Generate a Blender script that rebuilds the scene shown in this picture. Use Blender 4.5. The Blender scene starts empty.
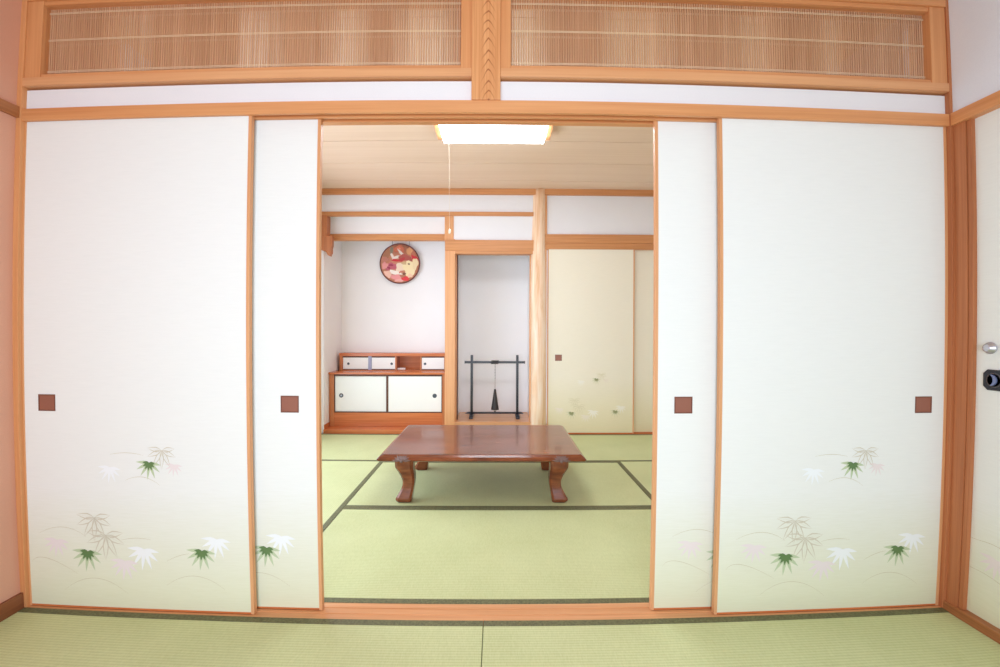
import bpy, bmesh, math, random
from mathutils import Vector, Matrix
C = bpy.context.scene
COL = C.collection
PI = math.pi

# ------------------------------------------------------------------ camera (wide lens with slight barrel distortion)
CAM = (-0.0105, -1.60129, 1.06138)
pitch, yaw, roll = 0.00779, 0.00758, 0.00321
cd = bpy.data.cameras.new('camera')
cam = bpy.data.objects.new('camera', cd); COL.objects.link(cam)
cd.type = 'PANO'
cd.sensor_fit = 'HORIZONTAL'
cd.sensor_width = 36.0
cd.sensor_height = 36.0 * 667 / 1000
cd.panorama_type = 'FISHEYE_LENS_POLYNOMIAL'
cd.fisheye_fov = PI
cd.fisheye_polynomial_k0 = 0.0
cd.fisheye_polynomial_k1 = -6.25960246e-02
cd.fisheye_polynomial_k2 = 2.39977188e-04
cd.fisheye_polynomial_k3 = 5.15211103e-05
cd.fisheye_polynomial_k4 = -1.13754955e-06
cd.clip_start = 0.01
fwd = Vector((math.sin(yaw) * math.cos(pitch), math.cos(yaw) * math.cos(pitch), -math.sin(pitch)))
rt = Vector((math.cos(yaw), -math.sin(yaw), 0)); up = rt.cross(fwd)
R_ = rt * math.cos(roll) + up * math.sin(roll); U_ = -rt * math.sin(roll) + up * math.cos(roll)
cam.matrix_world = Matrix(((R_.x, U_.x, -fwd.x, CAM[0]), (R_.y, U_.y, -fwd.y, CAM[1]), (R_.z, U_.z, -fwd.z, CAM[2]), (0, 0, 0, 1)))
C.camera = cam

# ------------------------------------------------------------------ light and exposure
C.view_settings.view_transform = 'Standard'
C.view_settings.look = 'None'
C.view_settings.gamma = 1
C.view_settings.use_curve_mapping = False
C.view_settings.exposure = 0.15
C.cycles.max_bounces = 10
C.cycles.diffuse_bounces = 6
C.cycles.sample_clamp_indirect = 6
w = bpy.data.worlds.new('world'); C.world = w; w.use_nodes = True
w.node_tree.nodes['Background'].inputs[0].default_value = (0.80, 0.90, 1.0, 1)
w.node_tree.nodes['Background'].inputs[1].default_value = 1.0

def area(name, loc, rot, sx, sy, power, color, spread=PI):
    l = bpy.data.lights.new(name, 'AREA'); l.shape = 'RECTANGLE'; l.size = sx; l.size_y = sy
    l.energy = power; l.color = color; l.spread = spread
    o = bpy.data.objects.new(name, l); COL.objects.link(o); o.location = loc; o.rotation_euler = rot
    return o
# daylight through the window behind the camera, and through the paper window of the far room's left side
area('window_daylight', (-0.25, -2.78, 1.05), (PI / 2, 0, 0), 1.7, 1.2, 38, (0.705, 0.835, 1.0), 2.3)
area('far_room_daylight', (-1.86, 1.45, 1.15), (0, -PI / 2, 0), 1.7, 2.2, 42, (0.70, 0.83, 1.0))

# ------------------------------------------------------------------ materials
def srgb(r, g, b):
    f = lambda c: (c / 255 / 12.92) if c / 255 <= 0.04045 else ((c / 255 + 0.055) / 1.055) ** 2.4
    return (f(r), f(g), f(b), 1)

class NT:
    def __init__(s, name, rough=0.5, spec=0.5):
        s.m = bpy.data.materials.new(name); s.m.use_nodes = True; s.t = s.m.node_tree
        s.b = s.t.nodes['Principled BSDF']; s.b.inputs['Roughness'].default_value = rough
        s.b.inputs['Specular IOR Level'].default_value = spec
    def n(s, typ, **kw):
        x = s.t.nodes.new(typ)
        for k, v in kw.items():
            if hasattr(x, k): setattr(x, k, v)
        return x
    def l(s, a, b): s.t.links.new(a, b)
    def math(s, op, a, b=None, c=None):
        x = s.n('ShaderNodeMath'); x.operation = op
        for i, v in enumerate((a, b, c)):
            if v is None: continue
            if isinstance(v, (int, float)): x.inputs[i].default_value = v
            else: s.l(v, x.inputs[i])
        return x.outputs[0]
    def ramp(s, fac, stops):
        x = s.n('ShaderNodeValToRGB'); e = x.color_ramp.elements
        while len(e) < len(stops): e.new(0.5)
        for i, (p, c) in enumerate(stops): e[i].position = p; e[i].color = c
        s.l(fac, x.inputs[0]); return x.outputs[0]
    def coords(s, scale, obj=True):
        tc = s.n('ShaderNodeTexCoord'); mp = s.n('ShaderNodeMapping'); mp.inputs['Scale'].default_value = scale
        s.l(tc.outputs['Object'], mp.inputs[0]); return mp.outputs[0]
    def noise(s, vec, scale, detail=3, rough=0.5, dist=0):
        x = s.n('ShaderNodeTexNoise'); x.inputs['Scale'].default_value = scale; x.inputs['Detail'].default_value = detail
        x.inputs['Roughness'].default_value = rough; x.inputs['Distortion'].default_value = dist
        s.l(vec, x.inputs['Vector']); return x.outputs[0]
    def bump(s, h, strength, dist=0.002):
        x = s.n('ShaderNodeBump'); x.inputs['Strength'].default_value = strength; x.inputs['Distance'].default_value = dist
        s.l(h, x.inputs['Height']); s.l(x.outputs[0], s.b.inputs['Normal'])
    def color(s, out): s.l(out, s.b.inputs['Base Color'])

def plain(name, col, rough=0.5, spec=0.5, metal=0):
    t = NT(name, rough, spec); t.b.inputs['Base Color'].default_value = col; t.b.inputs['Metallic'].default_value = metal
    return t.m

def wood(name, light, dark, axis=0, rough=0.45, spec=0.4, fine=90, coat=0.0):
    """straight grain running along the given axis"""
    t = NT(name, rough, spec)
    sc = [fine, fine, fine]; sc[axis] = fine * 0.02
    n1 = t.noise(t.coords(sc), 1.0, 4, 0.6)
    sc2 = [9, 9, 9]; sc2[axis] = 0.5
    n2 = t.noise(t.coords(sc2), 1.0, 2, 0.5)
    f = t.math('ADD', t.math('MULTIPLY', n1, 0.6), t.math('MULTIPLY', n2, 0.4))
    t.color(t.ramp(f, [(0.30, dark), (0.62, light)]))
    t.bump(n1, 0.08, 0.001)
    if coat:
        t.b.inputs['Coat Weight'].default_value = coat; t.b.inputs['Coat Roughness'].default_value = 0.05
    return t.m

L1, D1 = srgb(226, 161, 108), srgb(204, 132, 80)
WX, WY, WZ = [wood('cedar_' + 'xyz'[i], L1, D1, i) for i in range(3)]
SX = wood('sill_cedar', srgb(230, 172, 124), srgb(205, 142, 92), 0, 0.35)
PX, PZ = [wood('trim_cedar_' + 'xz'[i > 0], srgb(228, 170, 122), srgb(210, 142, 92), i) for i in (0, 2)]
RX = wood('red_cedar_x', srgb(214, 128, 76), srgb(178, 92, 50), 0, 0.22, 0.5)
RZ = wood('red_cedar_z', srgb(205, 130, 82), srgb(172, 98, 56), 2, 0.25, 0.5)
FX = wood('far_beam_cedar', srgb(212, 148, 96), srgb(184, 120, 72), 0)
CEILW = wood('ceiling_cedar', srgb(234, 206, 182), srgb(226, 196, 170), 0, 0.5, 0.3, 40)
LEDGE = wood('alcove_floor', srgb(220, 165, 120), srgb(200, 140, 95), 0, 0.25)

def grain_post():
    """centre post: straight grain with pointed arches down the middle"""
    t = NT('cathedral_cedar', 0.42, 0.4)
    tc = t.n('ShaderNodeTexCoord'); sp = t.n('ShaderNodeSeparateXYZ'); t.l(tc.outputs['Object'], sp.inputs[0])
    wob = t.noise(t.coords((20, 20, 6)), 1.0, 2)
    x = t.math('SUBTRACT', sp.outputs[0], 0.008)
    ax = t.math('ABSOLUTE', x)
    v = t.math('ADD', t.math('MULTIPLY', sp.outputs[2], 27.0), t.math('MULTIPLY', t.math('POWER', ax, 1.35), 170.0))
    v = t.math('ADD', v, t.math('MULTIPLY', wob, 1.6))
    fr = t.math('FRACT', v)
    line = t.math('SUBTRACT', 1.0, t.math('MULTIPLY', t.math('ABSOLUTE', t.math('SUBTRACT', fr, 0.5)), 7.0))
    line = t.math('MAXIMUM', line, 0.0)
    mask = t.math('SUBTRACT', 1.0, t.math('MULTIPLY', ax, 34.0)); mask = t.math('MAXIMUM', mask, 0.0)
    f = t.math('MULTIPLY', t.math('MULTIPLY', line, mask), 1.3)
    st = t.noise(t.coords((110, 110, 2)), 1.0, 4, 0.6)
    base = t.ramp(st, [(0.3, srgb(206, 136, 84)), (0.65, srgb(228, 164, 110))])
    mx = t.n('ShaderNodeMixRGB'); t.l(f, mx.inputs[0]); t.l(base, mx.inputs[1]); mx.inputs[2].default_value = srgb(165, 95, 55)
    t.color(mx.outputs[0]); return t.m
POSTM = grain_post()

def tatami(name, axis):
    """rush ridges running along the given axis"""
    t = NT(name, 0.55, 0.3)
    tc = t.n('ShaderNodeTexCoord'); sp = t.n('ShaderNodeSeparateXYZ'); t.l(tc.outputs['Object'], sp.inputs[0])
    across = sp.outputs[1 - axis]
    ridge = t.math('ABSOLUTE', t.math('SINE', t.math('MULTIPLY', across, PI / 0.0125)))
    sc = [300, 300, 300]; sc[1 - axis] = 60
    n1 = t.noise(t.coords(sc), 1.0, 3)
    n2 = t.noise(t.coords((3, 3, 3)), 1.0, 3)
    f = t.math('ADD', t.math('MULTIPLY', ridge, 0.25), t.math('ADD', t.math('MULTIPLY', n1, 0.45), t.math('MULTIPLY', n2, 0.35)))
    t.color(t.ramp(f, [(0.25, srgb(184, 191, 134)), (0.85, srgb(218, 223, 174))]))
    t.bump(t.math('ADD', ridge, t.math('MULTIPLY', n1, 0.4)), 0.30, 0.0015)
    return t.m
TX, TY = tatami('tatami_rush_x', 0), tatami('tatami_rush_y', 1)
def heri():
    t = NT('tatami_border_cloth', 0.6, 0.4)
    n = t.noise(t.coords((150, 150, 150)), 1.0, 2)
    t.color(t.ramp(n, [(0.3, srgb(88, 88, 60)), (0.7, srgb(122, 122, 84))])); t.bump(n, 0.3, 0.001)
    return t.m
HERI = heri()

def plaster(name, col, col2, rough=0.9):
    t = NT(name, rough, 0.2)
    n = t.noise(t.coords((1, 1, 1)), 260, 4, 0.6); n2 = t.noise(t.coords((1, 1, 1)), 3, 2)
    f = t.math('ADD', t.math('MULTIPLY', n, 0.6), t.math('MULTIPLY', n2, 0.4))
    t.color(t.ramp(f, [(0.3, col2), (0.7, col)])); t.bump(n, 0.15, 0.001); return t.m
WHITE = plaster('white_plaster', srgb(240, 238, 240), srgb(232, 230, 233))
ALCOVE = plaster('alcove_plaster', srgb(246, 242, 242), srgb(240, 236, 236))
PINK = plaster('salmon_plaster', srgb(226, 172, 148), srgb(216, 160, 136))

def fusuma_paper(name, top, low, z0, z1):
    """washi with a printed mist of green-gold towards the bottom"""
    t = NT(name, 0.75, 0.25)
    tc = t.n('ShaderNodeTexCoord'); sp = t.n('ShaderNodeSeparateXYZ'); t.l(tc.outputs['Object'], sp.inputs[0])
    fib = t.noise(t.coords((14, 14, 190)), 1.0, 4, 0.65)
    z = t.math('ADD', sp.outputs[2], t.math('MULTIPLY', t.math('SUBTRACT', fib, 0.5), 0.10))
    f = t.math('DIVIDE', t.math('SUBTRACT', z, z0), z1 - z0)
    c = t.ramp(f, [(0.0, low), (1.0, top)])
    mx = t.n('ShaderNodeMixRGB'); mx.blend_type = 'MULTIPLY'; mx.inputs[0].default_value = 1.0
    t.l(c, mx.inputs[1]); t.l(t.ramp(fib, [(0.25, (0.965, 0.965, 0.965, 1)), (0.75, (1, 1, 1, 1))]), mx.inputs[2])
    t.color(mx.outputs[0]); t.bump(fib, 0.05, 0.0008); return t.m
# panels have their object origin at mid height (z = 0.925)
PAPER = fusuma_paper('fusuma_paper', srgb(241, 241, 238), srgb(227, 226, 190), -0.97, -0.46)
PAPER2 = fusuma_paper('closet_paper', srgb(243, 234, 214), srgb(232, 220, 180), -0.95, -0.35)
CABP = plaster('cabinet_paper', srgb(246, 246, 242), srgb(240, 240, 236), 0.6)
INKG, INKG2 = plain('leaf_ink_dark_green', srgb(98, 128, 78), 0.7), plain('leaf_ink_pale_green', srgb(194, 206, 170), 0.7)
INKT = plain('leaf_ink_gold', srgb(212, 203, 184), 0.6)
INKW, INKP = plain('leaf_ink_white', srgb(245, 247, 250), 0.6), plain('leaf_ink_pink', srgb(237, 225, 225), 0.7)
INKL = plain('hill_line_gold', srgb(198, 188, 156), 0.6)
PULLW, PULLD = plain('pull_copper_wood', srgb(150, 94, 76), 0.4), plain('pull_rim', srgb(120, 70, 54), 0.4)
BLACK = plain('black_lacquer', srgb(36, 34, 42), 0.3)
IRON = plain('dark_iron', srgb(46, 42, 40), 0.5)
DARKW = plain('dark_trim', srgb(92, 54, 34), 0.5)
STEEL = plain('brushed_steel', srgb(205, 205, 215), 0.3, 0.5, 0.8)
PULLS = plain('pull_dark_metal', srgb(84, 92, 100), 0.35, 0.5, 0.6)
LIGHTW = plain('pull_pale_metal', srgb(176, 184, 194), 0.35, 0.5, 0.5)
BLUE = plain('blue_grey_lever', srgb(120, 130, 170), 0.35)
WSTRING = plain('cord_white', srgb(238, 226, 206), 0.7)
REED = wood('reed', srgb(226, 178, 138), srgb(196, 142, 102), 2, 0.5, 0.4, 140)
THREAD = plain('reed_thread', srgb(240, 214, 178), 0.7)

def table_wood():
    t = NT('table_walnut', 0.25, 0.35)
    n = t.noise(t.coords((3, 28, 28)), 1.0, 5, 0.6, 0.6)
    n2 = t.noise(t.coords((2.2, 9, 9)), 1.0, 3, 0.6, 2.0)
    f = t.math('ADD', t.math('MULTIPLY', n, 0.5), t.math('MULTIPLY', n2, 0.5))
    t.color(t.ramp(f, [(0.32, srgb(80, 38, 22)), (0.5, srgb(122, 62, 34)), (0.68, srgb(156, 86, 48))]))
    t.b.inputs['Coat Weight'].default_value = 0.42; t.b.inputs['Coat Roughness'].default_value = 0.09
    return t.m
TABLE = table_wood()
CARVE = plain('carving_grey_brown', srgb(116, 88, 82), 0.2, 0.8)  # grey-brown carving with low roughness

def log_wood():
    t = NT('polished_log', 0.3, 0.5)
    n = t.noise(t.coords((26, 26, 2.2)), 1.0, 4, 0.6, 0.8)
    n2 = t.noise(t.coords((6, 6, 0.8)), 1.0, 2, 0.5, 1.0)
    f = t.math('ADD', t.math('MULTIPLY', n, 0.5), t.math('MULTIPLY', n2, 0.5))
    t.color(t.ramp(f, [(0.34, srgb(216, 160, 112)), (0.48, srgb(240, 204, 170)), (0.66, srgb(250, 232, 214))]))
    return t.m
LOG = log_wood()

def emit(name, col, strength):
    t = NT(name, 0.4); t.b.inputs['Emission Color'].default_value = col; t.b.inputs['Emission Strength'].default_value = strength
    t.b.inputs['Base Color'].default_value = (0.9, 0.9, 0.9, 1); return t.m
GLOW = emit('lit_diffuser', (0.80, 0.90, 1.0, 1), 13.0)

def pane():
    m = bpy.data.materials.new('clear_pane'); m.use_nodes = True; t = m.node_tree
    t.nodes.remove(t.nodes['Principled BSDF']); out = t.nodes['Material Output']
    tr = t.nodes.new('ShaderNodeBsdfTransparent'); gl = t.nodes.new('ShaderNodeBsdfGlossy'); gl.inputs['Roughness'].default_value = 0.02
    mx = t.nodes.new('ShaderNodeMixShader'); fr = t.nodes.new('ShaderNodeFresnel'); fr.inputs[0].default_value = 1.5
    ge = t.nodes.new('ShaderNodeNewGeometry'); inv = t.nodes.new('ShaderNodeMath'); inv.operation = 'SUBTRACT'; inv.inputs[0].default_value = 1.0
    mu = t.nodes.new('ShaderNodeMath'); mu.operation = 'MULTIPLY'
    t.links.new(ge.outputs['Backfacing'], inv.inputs[1]); t.links.new(inv.outputs[0], mu.inputs[0]); t.links.new(fr.outputs[0], mu.inputs[1])
    t.links.new(mu.outputs[0], mx.inputs[0]); t.links.new(tr.outputs[0], mx.inputs[1]); t.links.new(gl.outputs[0], mx.inputs[2])
    t.links.new(mx.outputs[0], out.inputs[0]); return m
GLASS = pane()
LILAC = plaster('cool_white_plaster', srgb(236, 240, 250), srgb(228, 232, 244))
BZ = wood('brown_cedar_z', srgb(196, 124, 80), srgb(164, 96, 58), 2); BY = wood('brown_cedar_y', srgb(186, 122, 76), srgb(150, 92, 54), 1)  # cedar in a darker brown
BASEW = wood('dark_baseboard', srgb(150, 92, 58), srgb(118, 66, 38), 1)

# ------------------------------------------------------------------ mesh helpers
class MB:
    def __init__(s): s.bm = bmesh.new(); s.mats = []
    def mi(s, m):
        if m not in s.mats: s.mats.append(m)
        return s.mats.index(m)
    def box(s, x0, x1, y0, y1, z0, z1, m, bev=0.0):
        tmp = bmesh.new()
        vs = [tmp.verts.new((x, y, z)) for z in (z0, z1) for y in (y0, y1) for x in (x0, x1)]
        for f in ((0, 2, 3, 1), (4, 5, 7, 6), (0, 1, 5, 4), (2, 6, 7, 3), (0, 4, 6, 2), (1, 3, 7, 5)):
            tmp.faces.new([vs[i] for i in f])
        if bev: bmesh.ops.bevel(tmp, geom=list(tmp.edges), offset=bev, segments=2, profile=0.5, affect='EDGES')
        s.merge(tmp, m); return s
    def merge(s, tmp, m, smooth=False):
        bmesh.ops.recalc_face_normals(tmp, faces=list(tmp.faces))
        i = s.mi(m); mp = {}
        for v in tmp.verts: mp[v] = s.bm.verts.new(v.co)
        for f in tmp.faces:
            g = s.bm.faces.new([mp[v] for v in f.verts]); g.material_index = i; g.smooth = smooth
        tmp.free()
    def prism(s, pts, axis, a0, a1, m, bev=0.0):
        """closed 2-D outline extruded along an axis; pts are the two other coordinates in xyz order"""
        tmp = bmesh.new()
        def p3(p, a):
            q = list(p); q.insert(axis, a); return q
        A = [tmp.verts.new(p3(p, a0)) for p in pts]; B = [tmp.verts.new(p3(p, a1)) for p in pts]
        n = len(pts)
        tmp.faces.new(A); tmp.faces.new(B[::-1])
        for i in range(n): tmp.faces.new((A[i], A[(i + 1) % n], B[(i + 1) % n], B[i]))
        if bev: bmesh.ops.bevel(tmp, geom=list(tmp.edges), offset=bev, segments=1, affect='EDGES')
        s.merge(tmp, m); return s
    def loft(s, rings, m, smooth=True, caps=True):
        tmp = bmesh.new(); R = [[tmp.verts.new(p) for p in r] for r in rings]; n = len(rings[0])
        for a, b in zip(R, R[1:]):
            for i in range(n): tmp.faces.new((a[i], a[(i + 1) % n], b[(i + 1) % n], b[i]))
        if caps: tmp.faces.new(R[0]); tmp.faces.new(R[-1][::-1])
        s.merge(tmp, m, smooth); return s
    def lathe(s, prof, c, m, axis=2, n=24, smooth=True):
        rings = []
        for r, h in prof:
            ring = []
            for k in range(n):
                a = 2 * PI * k / n; u, v = r * math.cos(a), r * math.sin(a)
                p = [u, v]; p.insert(axis, h); ring.append((c[0] + p[0], c[1] + p[1], c[2] + p[2]))
            rings.append(ring)
        return s.loft(rings, m, smooth)
    def tube(s, pts, r, m, n=8):
        rings = []; pts = [Vector(p) for p in pts]
        for i, p in enumerate(pts):
            d = (pts[min(i + 1, len(pts) - 1)] - pts[max(i - 1, 0)]).normalized()
            a = d.cross(Vector((0, 0, 1))) if abs(d.z) < 0.9 else d.cross(Vector((1, 0, 0)))
            a.normalize(); b = d.cross(a)
            rings.append([p + (a * math.cos(2 * PI * k / n) + b * math.sin(2 * PI * k / n)) * r for k in range(n)])
        return s.loft(rings, m)
    def poly(s, pts, m):
        vs = [s.bm.verts.new(p) for p in pts]; f = s.bm.faces.new(vs); f.material_index = s.mi(m); return s
    def build(s, name, parent=None, origin=None):
        vs = [v.co for v in s.bm.verts]
        lo = Vector([min(v[i] for v in vs) for i in range(3)]); hi = Vector([max(v[i] for v in vs) for i in range(3)])
        c = Vector(origin) if origin is not None else (lo + hi) / 2
        for v in s.bm.verts: v.co -= c
        me = bpy.data.meshes.new(name); s.bm.to_mesh(me); s.bm.free()
        for m in s.mats: me.materials.append(m)
        o = bpy.data.objects.new(name, me); COL.objects.link(o)
        if parent is not None:
            pw = Vector((0, 0, 0)); q = parent
            while q is not None: pw += q.location; q = q.parent
            o.parent = parent; o.location = c - pw
        else: o.location = c
        return o

def tag(o, label, cat, group=None):
    o['label'] = label; o['category'] = cat
    if group: o['group'] = group
    return o
def struct(o, label=None, cat=None):
    o['kind'] = 'structure'
    if label: o['label'] = label
    if cat: o['category'] = cat
    return o
def empty(name, loc, label, cat, group=None, kind=None):
    o = bpy.data.objects.new(name, None); o.empty_display_size = 0.05; COL.objects.link(o); o.location = loc
    tag(o, label, cat, group)
    if kind: o['kind'] = kind
    return o
def S(name, label, cat, *boxes, bev=0.0):
    b = MB()
    for bx in boxes: b.box(*bx, bev=bev)
    return struct(b.build(name), label, cat)

# ------------------------------------------------------------------ room geometry constants (metres)
XL, XR = -1.796, 1.704          # sliding-door opening
WLX, WRX = -1.817, 1.716        # near room walls
SD = 0.1006                     # sill depth
KZ0, KZ1 = 1.842, 1.887         # head rail
YB = 2.943                      # far wall plane of the far room
FXL, FXR = -1.866, 1.93         # far room side walls
CZ, NCZ = 2.49, 2.41            # ceilings
YR = -2.86                      # wall behind the camera
ZC = 2.26

# ------------------------------------------------------------------ shell
S('floor', 'bare subfloor under the straw mats of both rooms', 'floor', (-2.05, 2.1, YR - 0.1, 3.7, -0.12, -0.05, DARKW))
S('ceiling_near', 'wooden ceiling over the near room', 'ceiling', (WLX - 0.1, WRX + 0.1, YR, 0.0, NCZ, NCZ + 0.08, CEILW))
b = MB()
y = SD - 0.02
seams = [0.08, 0.415, 0.87, 1.325, 1.78, 2.235, 2.69, YB + 0.02]
for a, c in zip(seams, seams[1:]):
    b.box(FXL, FXR, a + 0.0025, c - 0.0045, CZ, CZ + 0.012, CEILW, 0.0015)
b.box(FXL, FXR, 0.08, YB + 0.02, CZ + 0.012, CZ + 0.05, DARKW)
struct(b.build('ceiling_far'), 'pale wood board ceiling of the far room with thin seams', 'ceiling')

# near room side walls
b = MB(); b.box(WLX - 0.1, WLX, YR, 0.02, -0.05, NCZ, PINK)
struct(b.build('wall_left'), 'salmon pink plaster wall at the picture edge', 'wall')
b = MB(); b.box(WRX, WRX + 0.12, YR, 0.02, KZ1, NCZ, LILAC)
b.box(WRX, WRX + 0.12, YR, -1.90, -0.05, KZ1 - 0.05, LILAC)
struct(b.build('wall_right'), 'lilac white plaster wall above the side door', 'wall')
# wall behind the camera with a window opening
b = MB()
b.box(WLX - 0.1, WRX + 0.1, YR - 0.1, YR, -0.05, 0.45, WHITE); b.box(WLX - 0.1, WRX + 0.1, YR - 0.1, YR, 2.22, NCZ, WHITE)
b.box(WLX - 0.1, -1.25, YR - 0.1, YR, 0.45, 2.22, WHITE); b.box(1.25, WRX + 0.1, YR - 0.1, YR, 0.45, 2.22, WHITE)
struct(b.build('wall_rear'), 'white plaster wall with the window, behind the viewer', 'wall')
b = MB()
for x in (-1.25, -0.02, 1.21): b.box(x, x + 0.04, YR - 0.07, YR - 0.03, 0.45, 2.22, WZ)
for z in (0.45, 2.18): b.box(-1.25, 1.25, YR - 0.07, YR - 0.03, z, z + 0.04, WX)
struct(b.build('window_1'), 'wooden window frame behind the viewer', 'window')

# partition plaster bands above the head rail
S('wall_partition', 'narrow white plaster band between head rail and transoms', 'wall',
  (XL - 0.03, -0.10, 0.016, 0.085, KZ1 - 0.002, 1.965, WHITE), (0.0, XR + 0.03, 0.016, 0.085, KZ1 - 0.002, 1.965, WHITE),
  (WLX - 0.05, WRX + 0.1, 0.016, 0.085, 2.345, 2.55, WHITE))

# head rail with two grooves below
prof = [(0.0, KZ0), (0.012, KZ0), (0.012, KZ0 + 0.012), (0.036, KZ0 + 0.012), (0.036, KZ0), (0.049, KZ0), (0.049, KZ0 + 0.012),
        (0.073, KZ0 + 0.012), (0.073, KZ0), (SD, KZ0), (SD, KZ1), (0.0, KZ1)]
b = MB(); b.prism(prof, 0, XL - 0.036, XR + 0.026, WX)
struct(b.build('trim_1'), 'long orange wooden head rail above the four sliding doors', 'rail')
prof = [(0.0, -0.05), (SD, -0.05), (SD, 0.0), (0.073, 0.0), (0.073, -0.003), (0.049, -0.003), (0.049, 0.0), (0.036, 0.0),
        (0.036, -0.003), (0.012, -0.003), (0.012, 0.0), (0.0, 0.0)]
b = MB(); b.prism(prof, 0, WLX, WRX, SX)
struct(b.build('trim_2'), 'grooved pinkish wooden sill on the floor between the two rooms', 'sill')
# corner posts
S('trim_3', 'slim wooden corner post beside the salmon wall', 'post', (WLX - 0.05, XL, -0.003, SD, -0.05, 2.5, WZ), bev=0.001)
S('trim_4', 'wooden corner post between the sliding doors and side door', 'post',
  (XR, WRX + 0.1, -0.003, SD, -0.05, 2.5, BZ), (WRX - 0.001, WRX + 0.1, -0.048, 0.0, -0.05, KZ1 - 0.046, BZ), bev=0.001)
# centre post above the head rail
b = MB(); b.box(-0.1035, 0.0005, -0.008, 0.10, KZ1 - 0.001, 2.5, POSTM, 0.0015)
struct(b.build('trim_5'), 'short central post with arched grain standing on the head rail', 'post')
# transom bottom and top rails
S('trim_6', 'pinkish rail under the transom beside the salmon wall', 'rail', (XL, -0.1035, -0.004, 0.10, 1.973, 2.004, PX), bev=0.0015)
S('trim_7', 'pinkish rail under the transom beside the lilac wall', 'rail', (0.0005, XR, -0.004, 0.10, 1.973, 2.004, PX), bev=0.0015)
S('trim_8', 'dark orange rail along the top of both transoms', 'rail', (XL, -0.1035, -0.004, 0.10, 2.305, 2.345, WX), (0.0005, XR, -0.004, 0.10, 2.305, 2.345, WX), bev=0.0015)
# near room trims
S('trim_9', 'thin wooden picture rail on the salmon wall', 'rail', (WLX, WLX + 0.014, YR, -0.004, 1.852, 1.893, BY))
S('baseboard_left', 'dark wooden baseboard under the salmon wall', 'baseboard', (WLX, WLX + 0.012, YR, -0.001, -0.002, 0.060, BASEW))
S('trim_10', 'wooden head rail running over the side door', 'rail', (WRX - 0.012, WRX + 0.1, YR, -0.004, KZ1 - 0.047, KZ1, WY), bev=0.001)
S('trim_11', 'wooden door jamb beside the corner post', 'jamb', (WRX + 0.004, WRX + 0.1, -0.066, -0.049, 0.03, KZ1 - 0.047, BZ), bev=0.001)
S('trim_12', 'wooden threshold along the foot of the side door', 'sill', (WRX - 0.010, WRX + 0.1, -1.9, -0.001, -0.05, 0.030, BY), bev=0.001)

# far room walls
S('wall_far_left', 'white side wall of the far room', 'wall', (FXL - 0.1, FXL, 0.10, 0.30, -0.05, CZ, WHITE),
  (FXL - 0.1, FXL, 2.60, YB + 0.01, -0.05, CZ, WHITE), (FXL - 0.1, FXL, 0.3, 2.6, 2.05, CZ, WHITE), (FXL - 0.1, FXL, 0.3, 2.6, -0.05, 0.2, WHITE))
S('wall_far_right', 'white side wall of the far room opposite its window', 'wall', (FXR, FXR + 0.1, 0.10, YB + 0.05, -0.05, CZ, WHITE))
b = MB()
b.box(FXL - 0.06, FXL - 0.05, 0.3, 2.6, 0.2, 2.05, plain('window_paper', srgb(245, 245, 240), 0.8))
for k in range(9): b.box(FXL - 0.05, FXL - 0.03, 0.3 + k * 0.282, 0.32 + k * 0.282, 0.2, 2.05, WZ)
for k in range(6): b.box(FXL - 0.05, FXL - 0.03, 0.3, 2.6, 0.2 + k * 0.366, 0.215 + k * 0.366, WY)
struct(b.build('window_2'), 'paper lattice window at the side of the far room', 'window')
S('wall_partition_far_side', 'plaster beside and above the sliding doors on the far side', 'wall',
  (FXL - 0.1, XL - 0.09, 0.03, 0.10, -0.05, CZ, WHITE), (XR + 0.13, FXR + 0.1, 0.03, 0.10, -0.05, CZ, WHITE),)

# ---- far wall of the far room
PR = 0.498      # closet opening left side
S('wall_back_closet', 'white plaster above the closet doors in the far room', 'wall', (0.44, FXR, YB + 0.015, YB + 0.10, 2.03, CZ, WHITE))
S('wall_back_alcoves', 'white plaster strip across the top of both alcoves', 'wall', (FXL, 0.44, YB + 0.012, YB + 0.07, 2.25, CZ, WHITE),
  (FXL, XL - 0.012, YB + 0.012, YB + 0.10, -0.05, 2.3, WHITE))
S('trim_13', 'brown cornice strip where the far ceiling meets the wall', 'cornice', (FXL, FXR, YB - 0.02, YB + 0.03, 2.432, CZ, FX), bev=0.001)
S('trim_14', 'thin wooden beam across the top of both alcoves', 'beam', (FXL, 0.36, YB - 0.006, YB + 0.05, 2.218, 2.258, FX), bev=0.0015)
S('trim_15', 'thick orange lintel over the closet doors', 'lintel', (0.46, FXR, YB - 0.012, YB + 0.05, 1.946, 2.034, FX), (0.46, FXR, YB - 0.002, YB + 0.08, 1.886, 1.947, FX), bev=0.0015)
S('trim_16', 'dark wooden sill line under the closet doors', 'sill', (0.49, FXR, YB - 0.003, YB + 0.08, -0.05, 0.001, DARKW), (0.49, FXR, YB, YB + 0.07, 0.0005, 0.006, RX))
S('trim_17', 'square orange post at the closet side of the round log post', 'post', (0.445, 0.498, YB - 0.001, YB + 0.10, -0.05, CZ, PZ), bev=0.002)
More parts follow.
